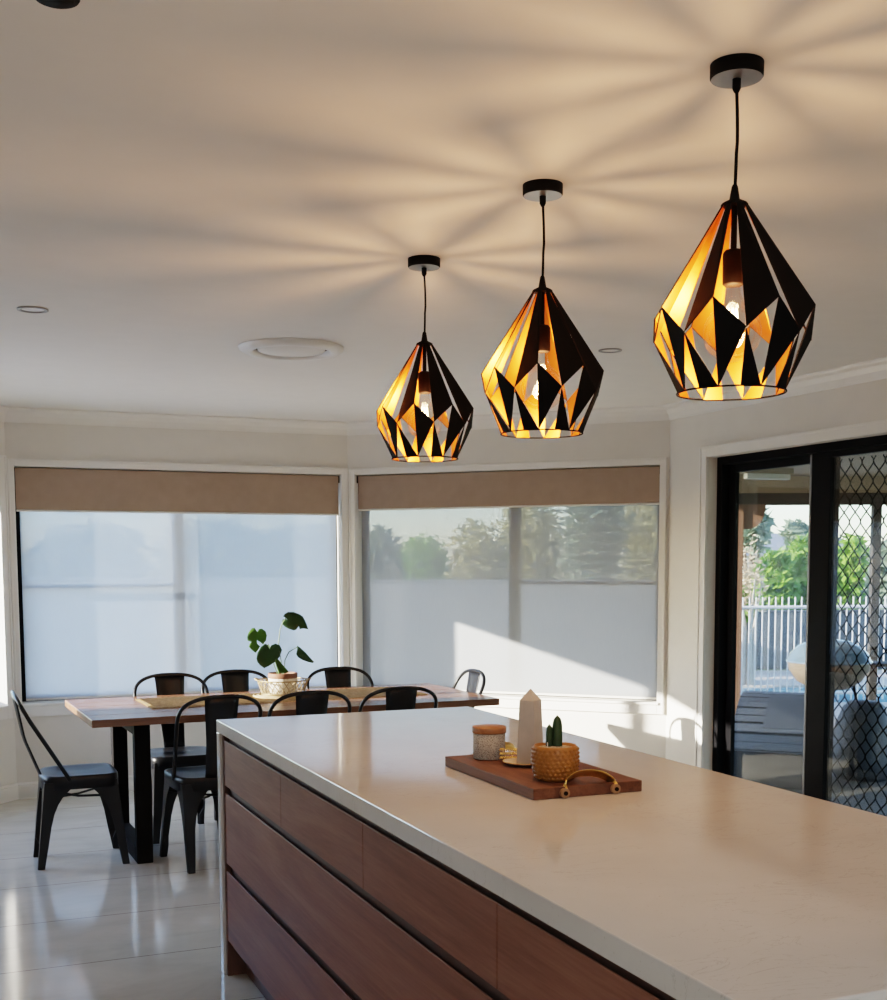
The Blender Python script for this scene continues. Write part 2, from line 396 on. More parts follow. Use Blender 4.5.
# blinds
def blackout(fr, s0, s1, z0, z1, label, chain_at):
    t = thing('blackout_blind', label, 'roller blind', group='taupe roller blinds')
    m = MB(); m.box(s0, s1, .020, .0215, z0, z1 - .004, tf=fr); m.build('blind_fabric', BROWN, t)
    r = MB(); r.tube([fr(s0, .040, z1 - .024), fr(s1, .040, z1 - .024)], .019, 16); r.build('roller_tube', BROWN, t)
    b = MB(); b.box(s0, s1, .014, .027, z0 - .012, z0, tf=fr); b.build('bottom_rail', WBAR, t, bevel=.003)
    for a, c in ((s0 - .006, s0 - .001), (s1 + .001, s1 + .006)): MB().box(a, c, .012, .062, z1 - .05, z1 - .002, tf=fr).build('end_bracket', FRAME, t)
    ch = MB(); ch.tube([fr(chain_at, .03, z1 - .05), fr(chain_at, .03, .95), fr(chain_at, .036, .93), fr(chain_at, .04, .95), fr(chain_at, .042, z1 - .05)], .0022, 6)
    ch.build('pull_chain', FRAME, t)
    return t
blackout(LW, .060, 2.110, 1.775, 2.031, 'taupe blackout roller blind part lowered over the wide window behind the table', 2.113)
blackout(MW, .066, 2.106, 1.806, 2.029, 'taupe blackout roller blind part lowered over the angled window beside the sliding door', 2.111)
blackout(BW, .085, 2.092, 1.775, 2.031, 'taupe blackout roller blind at the far left edge, over the bare sunny window', 2.096)
def sheer(fr, s0, s1, z0, z1, label, SHEER=SHEER):
    t = thing('sunscreen_blind', label, 'roller blind', group='pale sunscreen blinds')
    MB().box(s0, s1, .070, .071, z0, z1, tf=fr).build('blind_fabric', SHEER, t)
    MB().box(s0, s1, .066, .077, z0 - .014, z0, tf=fr).build('bottom_rail', WBAR, t, bevel=.003)
    r = MB(); r.tube([fr(s0, .078, z1 - .0), fr(s1, .078, z1 - .0)], .016, 14); r.build('roller_tube', WBAR, t)
    return t
sheer(LW, .064, 2.088, .612, 2.0, 'see-through pale sunscreen blind fully lowered behind the dining table plant')
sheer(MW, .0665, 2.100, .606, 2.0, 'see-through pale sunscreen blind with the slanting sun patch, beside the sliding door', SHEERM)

sheer(KW, .02, 1.68, .33, 1.98, 'sunscreen blind over the added fill-light window, out of view to the left', SHEERK)

# ------------------------------------------------------------------ sliding door
dr = bpy.data.objects.new('door_1', None); C.objects.link(dr); struct(dr)
s0, s1, z0, z1 = DOP
Y2S = lambda y: C2.y - y
m = MB(); y0, y1 = .060, .150
m.box(s0, s0 + .045, y0, y1, 0, z1, tf=RW); m.box(s1 - .045, s1, y0, y1, 0, z1, tf=RW); m.box(s0 + .045, s1 - .045, y0, y1, z1 - .042, z1, tf=RW); m.box(s0 + .045, s1 - .045, y0, y1, 0, .03, tf=RW)
m.build('door_frame', FRAME, dr)
def panel(a, b, ya, yb, glass, st=.09, sb=.09, top=.046):
    m = MB(); zt = z1 - .044
    m.box(a, a + st, ya, yb, .031, zt, tf=RW); m.box(b - sb, b, ya, yb, .031, zt, tf=RW)
    m.box(a + st, b - sb, ya, yb, zt - top, zt, tf=RW); m.box(a + st, b - sb, ya, yb, .031, .13, tf=RW)
    p = m.build('sliding_panel', FRAME, dr, bevel=.003)
    MB().box(a + st, b - sb, (ya + yb) / 2 - .003, (ya + yb) / 2 + .003, .13, zt - top, tf=RW).build('door_pane', glass, p)
    return p
sm0, sm1 = Y2S(.951), Y2S(.795)
p1 = panel(s0 + .046, sm1 - .012, .112, .142, DGLASS, st=.055, sb=.13)
p2 = panel(sm0 + .012, s1 - .046, .070, .100, DGLASS, st=.144, sb=.08, top=.03)
# grey inner edge of the meeting stile
MB().box(sm0, sm0 + .012, .068, .104, .04, z1 - .05, tf=RW).build('stile_edge', GREYAL, p2)
# diamond security grille on the right hand panel
g = MB(); ga, gb, gz0, gz1 = sm0 + .156, s1 - .126, .13, z1 - .044 - .03; PW, PH = .0795, .0975
nx = int((gb - ga) / PW) + 2
for i in range(-1, nx + 1):
    for sg in (1, -1):
        pts = []; z = gz0; k = 0
        n = int((gz1 - gz0) / (PH / 8)) + 1
        for k in range(n + 1):
            z = gz0 + k * PH / 8; ph = (k / 16.0)
            tri = math.sin(2 * PI * ph) * .80 + math.sin(6 * PI * ph) * -.05
            s = ga + (i + .5) * PW + sg * tri * PW / 2 / .85
            if s < ga or s > gb or z > gz1:
                if len(pts) > 1: g.tube(pts, .0044, 4)
                pts = []
            else: pts.append(RW(s, .128, z))
        if len(pts) > 1: g.tube(pts, .0044, 4)
g.build('security_grille', FRAME, p2)

# ------------------------------------------------------------------ ceiling fittings
def pendant(loc, phi0, label):
    t = thing('pendant_light', label, 'pendant light', (loc[0], loc[1], 0), 0, 'geometric pendant lights over the island')
    r = MB(); r.lathe([(.0, H), (.050, H), (.050, H - .024), (.048, H - .027)], 40); r.lathe([(.048, H - .027), (0, H - .0275)], 40, mi=1); r.lathe([(.008, H - .027), (.008, H - .045), (.0045, H - .052), (.0, H - .052)], 14)
    r.build('ceiling_rose', [BLACKF, GREYAL], t)
    zt = 2.123
    cpts = [(.004 * math.sin(PI * k / 10) * (1 if k < 6 else .6), 0, H - .04 - (H - .04 - zt - .01) * k / 10) for k in range(11)]
    MB().tube(cpts, .0033, 8).build('cord', BLACKF, t)
    cap = MB(); cap.lathe([(.004, zt + .034), (.006, zt + .030), (.010, zt + .006), (.024, zt - .001), (.026, zt - .006), (0.0, zt - .006)], 20)
    cap.tube([(0, 0, zt - .005), (0, 0, 2.03)], .006, 10)
    cap.build('shade_cap', BLACKF, t)
    sk = MB(); sk.lathe([(0, 2.035), (.016, 2.035), (.0205, 2.029), (.0205, 1.972), (.018, 1.969), (0, 1.969)], 24); sk.build('socket', COPPER, t)
    b = MB(); zc, rb = 1.880, .056; prof = [(.0135, 1.972), (.0145, 1.955)]
    prof += [(rb * math.sin(a), zc + rb * math.cos(a)) for a in [math.radians(d) for d in range(24, 181, 12)]]
    b.lathe(prof, 28); bo = b.build('bulb', BULBG, t)
    f = MB()
    for k in range(6):
        a = 2 * PI * k / 6; a2 = a + PI / 6
        f.tube([(.008 * math.cos(a), .008 * math.sin(a), 1.925), (.014 * math.cos(a2), .014 * math.sin(a2), 1.865)], .0016, 5)
    f.build('filament', FILAM, bo)
    # shade: eight-fold faceted lattice, half of each facet solid
    zT, zU, zL, zB = 2.119, 1.919, 1.864, 1.766; rT, rU, rL, rB = .024, .1545, .150, .103
    P = lambda rad, a, z: (rad * math.cos(a), rad * math.sin(a), z)
    s = MB(); n = 8; st = 2 * PI / n
    for k in range(n):
        u0 = phi0 + k * st; l = u0 + st / 2; u1 = u0 + st
        T0, T1, Tm = P(rT, u0, zT), P(rT, u1, zT), P(rT, l, zT)
        U0, U1, L, L0 = P(rU, u0, zU), P(rU, u1, zU), P(rL, l, zL), P(rL, l - st, zL)
        B0, B1, Bm = P(rB, u0, zB), P(rB, u1, zB), P(rB * .985, l, zB)
        s.add([Tm, L, U1, T1], [(0, 1, 2, 3)])
        s.add([U0, L, B0], [(0, 1, 2)])
        s.add([L, Bm, B1], [(0, 1, 2)])
    # two skins: black outside, gold inside
    ov, of = list(s.v), [list(f) for f in s.f]
    sk2 = MB(); ins = []
    for (x, y, z) in ov:
        rr = math.hypot(x, y); kf = (rr - .0022) / rr; ins.append((x * kf, y * kf, z))
    sk2.add(ov, of, 0)
    sk2.add(ins, [f[::-1] for f in of], 1)
    nb = len(ov)
    vs = ov + ins; fs = []
    for f in of:
        for i in range(len(f)):
            a, c = f[i], f[(i + 1) % len(f)]; fs.append((a, c, nb + c, nb + a))
    sk2.add(vs, fs, 0)
    for zz, rr in ((zB, rB + .0005), (zT, rT)): sk2.tube([P(rr, phi0 + k * PI / 24, zz) for k in range(48)], .0019, 6, True)
    for k in range(n):
        u0 = phi0 + k * st; l = u0 + st / 2
        sk2.tube([P(rT, u0, zT), P(rU, u0, zU), P(rB, u0, zB)], .0010, 4)
        sk2.tube([P(rU, u0, zU), P(rL, l, zL), P(rU, u0 + st, zU)], .0010, 4)
    sk2.build('shade', [BLACKF, GOLD], t, fix=False)
    ld = bpy.data.lights.new('bulb light', 'POINT'); ld.energy = LAMP; ld.color = (1, .52, .24); ld.shadow_soft_size = .026
    lo = bpy.data.objects.new('bulb light', ld); C.objects.link(lo); lo.parent = t; lo.location = (0, 0, 1.892)
    return t
LAMP = 9.0
for (x, y, ph, lb) in ((.547, -2.198, -13, 'black faceted pendant with copper inside, nearest and largest of the three'),
                       (.547, -1.400, -4, 'black faceted pendant with copper inside, middle one of the row of three'),
                       (.547, -.602, -12, 'black faceted pendant with copper inside, farthest and smallest, in front of the window corner')):
    thc = math.atan2(CAM.y - y, CAM.x - x)
    pendant((x, y), thc + math.radians(ph), lb)

v = thing('ceiling_vent', 'large round white ceiling vent with raised ring', 'vent', (.585, 1.05, 0))
a = MB(); a.lathe([(.228, H - .001), (.226, H - .010), (.205, H - .024), (.180, H - .026), (.165, H - .018), (.163, H - .002)], 56); a.build('vent_ring', TRIM, v)
a = MB(); a.lathe([(.0, H - .016), (.140, H - .017), (.146, H - .012), (.146, H - .004), (0, H - .004)], 48); a.build('vent_disc', CEIL, v)
a = MB(); a.lathe([(.163, H - .003), (.146, H - .003)], 48); a.build('vent_gap', DARKGAP, v)
def downlight(x, y, r, lb):
    d = thing('downlight', lb, 'downlight', (x, y, 0), 0, 'recessed ceiling downlights')
    a = MB(); a.lathe([(r, H - .001), (r, H - .005), (r * .82, H - .006), (r * .74, H - .001)], 32); a.build('downlight_ring', MULL, d)
    a = MB(); a.lathe([(r * .74, H - .0015), (0, H - .0015)], 32); a.build('downlight_lens', TRIM, d)
downlight(-.515, .626, .056, 'small recessed downlight in the ceiling at the far left'); downlight(1.91, .59, .052, 'small recessed downlight just right of the middle pendant')
tt = thing('ceiling_light', 'black round ceiling fitting cut off by the top edge at left', 'ceiling light', (-.672, -2.045, 0))
a = MB(); a.lathe([(0, H), (.037, H), (.037, H - .022), (.035, H - .025), (0, H - .025)], 36); a.build('fitting_body', BLACKF, tt)
a = MB(); a.lathe([(.028, H - .025), (.026, H - .029), (0, H - .029)], 30); a.build('fitting_lens', BLACKF, tt)

# ------------------------------------------------------------------ kitchen island
IW, IL = .960, 3.031; ST = .043
wt = MB(); wt.box(0, IW, -IL, 0, .9 - ST, .9); wt.box(0, IW, -ST, 0, 0, .9 - ST)
tag(wt.build('stone_worktop', STONE, bevel=.0025), 'long cream stone island worktop with a waterfall end', 'worktop')
isl = thing('island_cabinet', 'dark stained timber island cabinet with handleless drawers under the stone worktop', 'cabinet')
y0c, y1c = -.044, -IL + .02
c = MB(); c.box(.0305, .925, y1c + .018, y0c - .018, .10, .9 - ST - .001); c.build('carcass', DARKGAP, isl)
c = MB(); c.box(.010, .93, y0c - .018, y0c, 0, .9 - ST - .001); c.build('end_panel', WALNUTZ, isl)
c = MB(); c.box(.010, .93, y1c, y1c + .018, 0, .9 - ST - .001); c.build('end_panel', WALNUTZ, isl)
c = MB(); c.box(.075, .09, y1c + .018, y0c - .018, 0, .099); c.build('toe_kick', DARKGAP, isl)
seams = [-.064, -.8005, -1.534, -2.272, y1c + .02]
def drawer(ya, yb, za, zb):
    d = MB()
    # front with a bevelled finger pull along its top edge
    prof = [(.012, za), (.012, zb - .002), (.014, zb), (.030, zb - .014), (.030, za)]
    vs = [(x, ya, z) for x, z in prof] + [(x, yb, z) for x, z in prof]; n = len(prof)
    d.add(vs, [tuple(range(n)), tuple(range(n, 2 * n))[::-1]] + [(i, (i + 1) % n, n + (i + 1) % n, n + i) for i in range(n)])
    return d.build('drawer', WALNUT, isl, bevel=.0012)
for k in range(4): drawer(seams[k] - .0012, seams[k + 1] + .0012, .677, .836)
for za, zb in ((.404, .652), (.128, .377)):
    drawer(seams[0] - .0012, seams[3] + .0012, za, zb); drawer(seams[3] - .0012, seams[4] + .0012, za, zb)

# ------------------------------------------------------------------ things on the island
tr = thing('serving_tray', 'rectangular dark timber serving tray with brass handles on the island worktop', 'tray', (0, 0, .9002))
t0, t1, v0, v1, thk = .3505, .638, -1.748, -1.226, .026
b = MB(); b.box(t0, t1, v0, v1, 0, thk); b.build('board', BOARD, tr, bevel=.002)
def handle(yf, sgn):
    xa, xb = t0 + .078, t1 - .075; xm = (xa + xb) / 2; hw = (xb - xa) / 2
    mb = MB(); N = 20; vs = []
    for k in range(N + 1):
        a = PI * k / N; f = math.sin(a); e = min(1, f * 2.2)
        y_, z_ = yf + sgn * .006 - sgn * .030 * f ** .8, .012 + .037 * f ** .8
        xx = xm - hw * math.cos(a)
        # the strap turns from standing on its end tabs to lying face-up across the arch
        wx, wy, wz = .009 * (1 - e), sgn * .009 * e, .0085 * e
        vs += [(xx - wx, y_ - wy, z_ - wz), (xx + wx, y_ + wy, z_ + wz), (xx + wx, y_ + wy - .001, z_ + wz + .002), (xx - wx, y_ - wy - .001, z_ - wz + .002)]
    fs = []
    for i in range(N):
        for k in range(4): fs.append((i * 4 + k, i * 4 + (k + 1) % 4, (i + 1) * 4 + (k + 1) % 4, (i + 1) * 4 + k))
    fs += [(0, 1, 2, 3), (N * 4, N * 4 + 1, N * 4 + 2, N * 4 + 3)]
    mb.add(vs, fs, 0, True); h = mb.build('brass_handle', BRASS, tr)
    for xx in (xa, xb):
        lt = MB(); lt.tube([(xx, yf, .012), (xx, yf + sgn * .009, .012)], .0115, 14); l = lt.build('leather_tab', LEATHER, h)
        bo = MB(); bo.tube([(xx, yf + sgn * .008, .012), (xx, yf + sgn * .012, .012)], .005, 10); bo.build('bolt', COPPER, l)
handle(v0, -1); handle(v1, 1)
TZ = .9002 + thk + .0004

jr = thing('canister', 'small round patterned canister with a timber lid on the tray', 'jar', (.445, -1.303, TZ))
a = MB(); a.lathe([(0, 0), (.040, 0), (.0425, .003), (.0425, .067), (.041, .068), (0, .068)], 40); a.build('canister_body', JARM, jr)
a = MB(); a.lathe([(0, .0685), (.0445, .0685), (.0455, .071), (.0455, .082), (.044, .0845), (0, .085)], 40); a.build('lid', LIDW, jr)

ds = thing('trinket_dish', 'small cream dish with a gold rim under the stone tower', 'dish', (.484, -1.440, TZ))
a = MB(); a.lathe([(0, .001), (.036, .001), (.050, .006), (.058, .0095), (.058, .011), (.049, .0085), (.036, .0035), (0, .0035)], 44); a.build('dish_bowl', DISH, ds)
a = MB(); a.tube([(.058 * math.cos(2 * PI * k / 44), .058 * math.sin(2 * PI * k / 44), 0.0105) for k in range(44)], .0009, 6, True); a.build('gold_rim', BRASS, ds)
gl = MB()
for k in range(11):
    for j in range(3):
        x = -.012 + .006 * k; gl.tube([(x, .0 + .004 * j, .006 + .010 * j), (x + .0035, .0 + .004 * j + .004, .012 + .010 * j), (x + .007, .004 * j, .006 + .010 * j)], .0016, 5)
go = gl.build('beaded_bracelet', BRASS); go.location = (.455, -1.375, TZ + .002); go.rotation_euler = (0, 0, -.4)
tag(go, 'gold beaded bracelet heaped in the dish beside the canister', 'bracelet')

ob = MB(); hw0, hw1, ht, tip = .0262, .0208, .164, .194
def sec(h, z): return [(-h, -h, z), (h, -h, z), (h, h, z), (-h, h, z)]
vs = sec(hw0, 0) + sec(hw1, ht) + [(0, 0, tip)]
ob.add(vs, [(3, 2, 1, 0)] + [(i, (i + 1) % 4, 4 + (i + 1) % 4, 4 + i) for i in range(4)] + [(4 + i, 4 + (i + 1) % 4, 8) for i in range(4)])
o = ob.build('stone_obelisk', OBEL, bevel=.0012); o.location = (.488, -1.458, TZ + .004); o.rotation_euler = (0, 0, .62)
tag(o, 'tall pointed pale stone obelisk standing in the dish on the tray', 'obelisk')

cp = thing('cactus_pot', 'mustard bobble-textured pot with a small cactus on the tray', 'potted cactus', (.454, -1.657, TZ))
a = MB()
prof = [(0, 0), (.039, 0), (.044, .004), (.051, .022), (.0540, .045), (.0540, .064), (.0525, .078), (.0505, .0825), (.0480, .0825), (.0475, .076), (.0, .074)]
a.lathe(prof, 44)
def rad(z):
    for (r0, zz0), (r1, zz1) in zip(prof[1:7], prof[2:8]):
        if zz0 <= z <= zz1: return r0 + (r1 - r0) * (z - zz0) / (zz1 - zz0 + 1e-9)
    return .05
for j in range(8):
    z = .009 + .0094 * j; rr = rad(z); n = 26
    for k in range(n):
        an = 2 * PI * (k + .5 * (j % 2)) / n; cx_, cy_ = math.cos(an), math.sin(an); s_ = .0054
        tx_, ty_ = -cy_, cx_
        basep = [(rr * cx_ + s_ * (tx_ * ux), rr * cy_ + s_ * (ty_ * ux), z + s_ * uz) for ux, uz in ((1, 0), (0, 1), (-1, 0), (0, -1))]
        a.add(basep + [((rr + .0052) * cx_, (rr + .0052) * cy_, z)], [(0, 1, 4), (1, 2, 4), (2, 3, 4), (3, 0, 4)], 0, True)
a.build('pot', OCHRE, cp, fix=False)
a = MB(); a.lathe([(.0472, .0755), (.03, .0795), (0, .0805)], 30); a.build('pebble_top', PEB, cp)
def cactus(x, y, r, h):
    a = MB(); n = 20; rows = 10; vs = []
    for i in range(rows + 1):
        tt_ = i / rows; z = .071 + h * tt_; rr = r * (1 if tt_ < .6 else math.sqrt(max(0.0, 1 - ((tt_ - .6) / .4) ** 2)))
        for k in range(n): vs.append((x + max(rr, .0005) * (1 if k % 2 else .84) * math.cos(2 * PI * k / n), y + max(rr, .0005) * (1 if k % 2 else .84) * math.sin(2 * PI * k / n), z))
    a.add(vs, [(i * n + k, i * n + (k + 1) % n, (i + 1) * n + (k + 1) % n, (i + 1) * n + k) for i in range(rows) for k in range(n)], 0, True)
    a.build('cactus_stem', CACT, cp)
cactus(.005, .000, .0125, .083); cactus(-.013, .006, .0085, .062)
a = MB(); a.tube([(-.024, -.006, .078), (-.024, -.006, .091)], .0012, 6); a.build('plant_pick', WBAR, cp)

# ------------------------------------------------------------------ dining table
TT, TR = (-.2414, 1.5667), .02866; TL, TW, TZT = 2.104, .950, .725
tb = thing('dining_table', 'long reddish timber dining table on black square-steel leg frames', 'table', (TT[0], TT[1], 0), TR)
# four boards of the top with fine joints
n = 5
a = MB()
for k in range(n): a.box(0, TL, TW * k / n + (.0008 if k else 0), TW * (k + 1) / n - (.0008 if k < n - 1 else 0), TZT - .036, TZT)
a.build('tabletop', TABLEW, tb, bevel=.0025)
def leg_frame(x):
    a = MB(); a.box(x - .038, x + .038, .125, .180, 0.0, TZT - .037); a.build('leg', BLACKF, tb, bevel=.004)
    a = MB(); a.box(x - .038, x + .038, .760, .830, 0.0, TZT - .037); a.build('leg', BLACKF, tb, bevel=.004)
    a = MB(); a.box(x - .038, x + .038, .181, .759, 0.0, .075); a.build('foot_bar', BLACKF, tb, bevel=.004)
    a = MB(); a.box(x - .038, x + .038, .181, .759, TZT - .1, TZT - .037); a.build('top_bar', BLACKF, tb, bevel=.004)
leg_frame(.250); leg_frame(TL - .26)
def tp(x, y): cz, sz = math.cos(TR), math.sin(TR); return (TT[0] + x * cz - y * sz, TT[1] + x * sz + y * cz)

rn = MB(); rx0, rx1, ry0, ry1 = .355, 1.815, .325, .775
nx_, ny_ = 90, 26
vs = []
for i in range(nx_ + 1):
    for j in range(ny_ + 1):
        vs.append((rx0 + (rx1 - rx0) * i / nx_ + random.uniform(-.001, .001), ry0 + (ry1 - ry0) * j / ny_ + .003 * math.sin(i * .9), .0065 + .0022 * (((i + j) % 2) * 2 - 1)))
rn.add(vs, [(i * (ny_ + 1) + j, (i + 1) * (ny_ + 1) + j, (i + 1) * (ny_ + 1) + j + 1, i * (ny_ + 1) + j + 1) for i in range(nx_) for j in range(ny_)])
rn.box(rx0, rx1, ry0, ry1, .0006, .0050)
for e, sg in ((rx0, -1), (rx1, 1)):
    for j in range(46):
        y = ry0 + (ry1 - ry0) * (j + .5) / 46; rn.tube([(e - sg * .004, y, .004), (e + sg * .018, y + random.uniform(-.004, .004), .003)], .0022, 4)
o = rn.build('table_runner', JUTE, fix=False); o.location = (TT[0], TT[1], TZT); o.rotation_euler = (0, 0, TR)
tag(o, 'woven natural jute runner laid along the dining table', 'table runner')

PZ = TZT + .0095; PX, PY = .818, 2.135
wm = MB(); wm.lathe([(0, 0), (.155, 0), (.160, .004), (.155, .008), (0, .008)], 48)
for k in range(6): wm.tube([((.03 + .025 * k) * math.cos(2 * PI * i / 40), (.03 + .025 * k) * math.sin(2 * PI * i / 40), .008) for i in range(40)], .0035, 5, True)
o = wm.build('woven_placemat', RATTAN); o.location = (PX, PY, PZ); tag(o, 'round woven rattan mat under the plant basket', 'placemat')
bk = thing('wire_basket', 'low round pale basket with wire rim and side handles around the plant pot', 'basket', (PX, PY, PZ + .0125))
a = MB()
for zz, rr in ((.004, .112), (.075, .135)): a.tube([(rr * math.cos(2 * PI * i / 48), rr * math.sin(2 * PI * i / 48), zz) for i in range(48)], .0036, 6, True)
a.build('basket_rim', WIRE, bk)
a = MB()
for i in range(26):
    for sg in (1, -1):
        pts = []
        for j in range(7):
            tt_ = j / 6; an = 2 * PI * i / 26 + sg * tt_ * .36; rr = .112 + .023 * tt_; pts.append((rr * math.cos(an), rr * math.sin(an), .004 + .071 * tt_))
        a.tube(pts, .0024, 5)
a.build('basket_lattice', RATTAN, bk)
a = MB(); a.lathe([(0, 0), (.112, 0), (.112, .004), (0, .004)], 40); a.build('basket_base', RATTAN, bk)
va = math.atan2(RV.y, RV.x)
for an in (va, va + PI):
    a = MB(); a.tube([(.135 * math.cos(an - .25), .135 * math.sin(an - .25), .075), (.146 * math.cos(an - .16), .146 * math.sin(an - .16), .080), (.150 * math.cos(an), .150 * math.sin(an), .083), (.146 * math.cos(an + .16), .146 * math.sin(an + .16), .080), (.135 * math.cos(an + .25), .135 * math.sin(an + .25), .075)], .004, 6); a.build('basket_handle', RATTAN, bk)
pl = thing('potted_monstera', 'leafy monstera in a white pot with terracotta rim on the dining table', 'potted plant', (PX, PY, PZ + .018))
a = MB(); a.lathe([(0, 0), (.062, 0), (.070, .004), (.077, .045), (.077, .080)], 44); a.build('pot', CERAM, pl)
a = MB(); a.lathe([(.0772, .080), (.0785, .083), (.0785, .106), (.076, .108), (.071, .106), (.070, .095)], 44); a.build('pot_rim', TERRA, pl)
a = MB(); a.lathe([(.0705, .092), (0, .098)], 30); a.build('soil', SOIL, pl)
base_pt = Vector((PX, PY, PZ + .018))
PD = (base_pt - CAM).dot(FV)
def lp(u, w, dd=0): return at(u, w, PD + dd) - base_pt          # survey point on the plant, local to it
def mleaf(outline, holes_, dd, tilt, m, thick=.0012, dome=.012):
    pts = [lp(u, w, dd) for u, w in outline]; ce_ = sum(pts, Vector()) / len(pts)
    bm = bmesh.new(); vsx = []
    for p in pts:
        d = p - ce_; along = d.dot(RV); upw = d.dot(UV)
        vsx.append(bm.verts.new(p + FV * (tilt[0] * along + tilt[1] * upw)))
    f = bm.faces.new(vsx)
    bmesh.ops.triangulate(bm, faces=[f]); bmesh.ops.subdivide_edges(bm, edges=bm.edges, cuts=2, use_grid_fill=True)
    R_ = max((p - ce_).length for p in pts)
    for v_ in bm.verts:
        d = v_.co - ce_; v_.co += FV * (dome * (d.length / R_) ** 2)
    me = bpy.data.meshes.new('leaf'); bm.to_mesh(me); bm.free(); me.materials.append(m)
    for p in me.polygons: p.use_smooth = True
    o = bpy.data.objects.new('leaf', me); C.objects.link(o); o.parent = pl
    md = o.modifiers.new('t', 'SOLIDIFY'); md.thickness = thick
    return o
Z_ = lambda pts: [(230 + x / 8.87, 600 + y / 8.87) for x, y in pts]
mleaf(Z_([(462, 190), (470, 172), (512, 172), (476, 146), (490, 125), (520, 108), (570, 108), (620, 128), (646, 146), (600, 154), (560, 172), (572, 190), (640, 172), (664, 184), (675, 215), (685, 255), (640, 250), (612, 256), (606, 232), (576, 198), (552, 204), (562, 236), (584, 260), (560, 268), (520, 255), (485, 236), (466, 215)]), None, .03, (.25, -.5), LEAF)
mleaf(Z_([(155, 330), (165, 290), (190, 252), (215, 246), (232, 275), (240, 282), (250, 258), (275, 252), (305, 275), (318, 315), (312, 360), (285, 392), (270, 376), (238, 356), (242, 388), (266, 412), (250, 440), (228, 470), (200, 448), (170, 415), (178, 388), (192, 374), (160, 360)]), None, -.03, (.5, .2), LEAFL)
mleaf(Z_([(242, 520), (250, 470), (280, 415), (318, 388), (338, 402), (350, 432), (362, 402), (395, 386), (430, 400), (447, 440), (430, 500), (390, 550), (340, 585), (302, 605), (270, 580), (248, 550)]), None, -.05, (.75, -.1), LEAF)
mleaf(Z_([(595, 405), (625, 425), (668, 465), (705, 510), (738, 548), (725, 558), (690, 550), (640, 530), (605, 508), (590, 480), (597, 440)]), None, .02, (.6, .1), LEAF)
mleaf(Z_([(400, 530), (425, 520), (445, 545), (480, 590), (515, 635), (490, 650), (455, 645), (430, 640), (415, 600)]), None, -.02, (.3, -.3), LEAFL)
def stemp(pts, r=.0028):
    a = MB(); P_ = [lp(*p) for p in pts]; a.tube(P_, r, 6); a.build('stem', STEM, pl)
stemp([(283, 680), (281, 660), (278.5, 645), (280, 630), (283, 622), (286, 618)], .0026)
stemp([(283, 680), (285, 660), (289, 652), (294, 649), (297.5, 647)], .0024)
stemp([(281, 680), (276, 664), (272, 652), (268, 644)], .003)
stemp([(280, 680), (272, 660), (264, 644), (258, 634)], .0024)

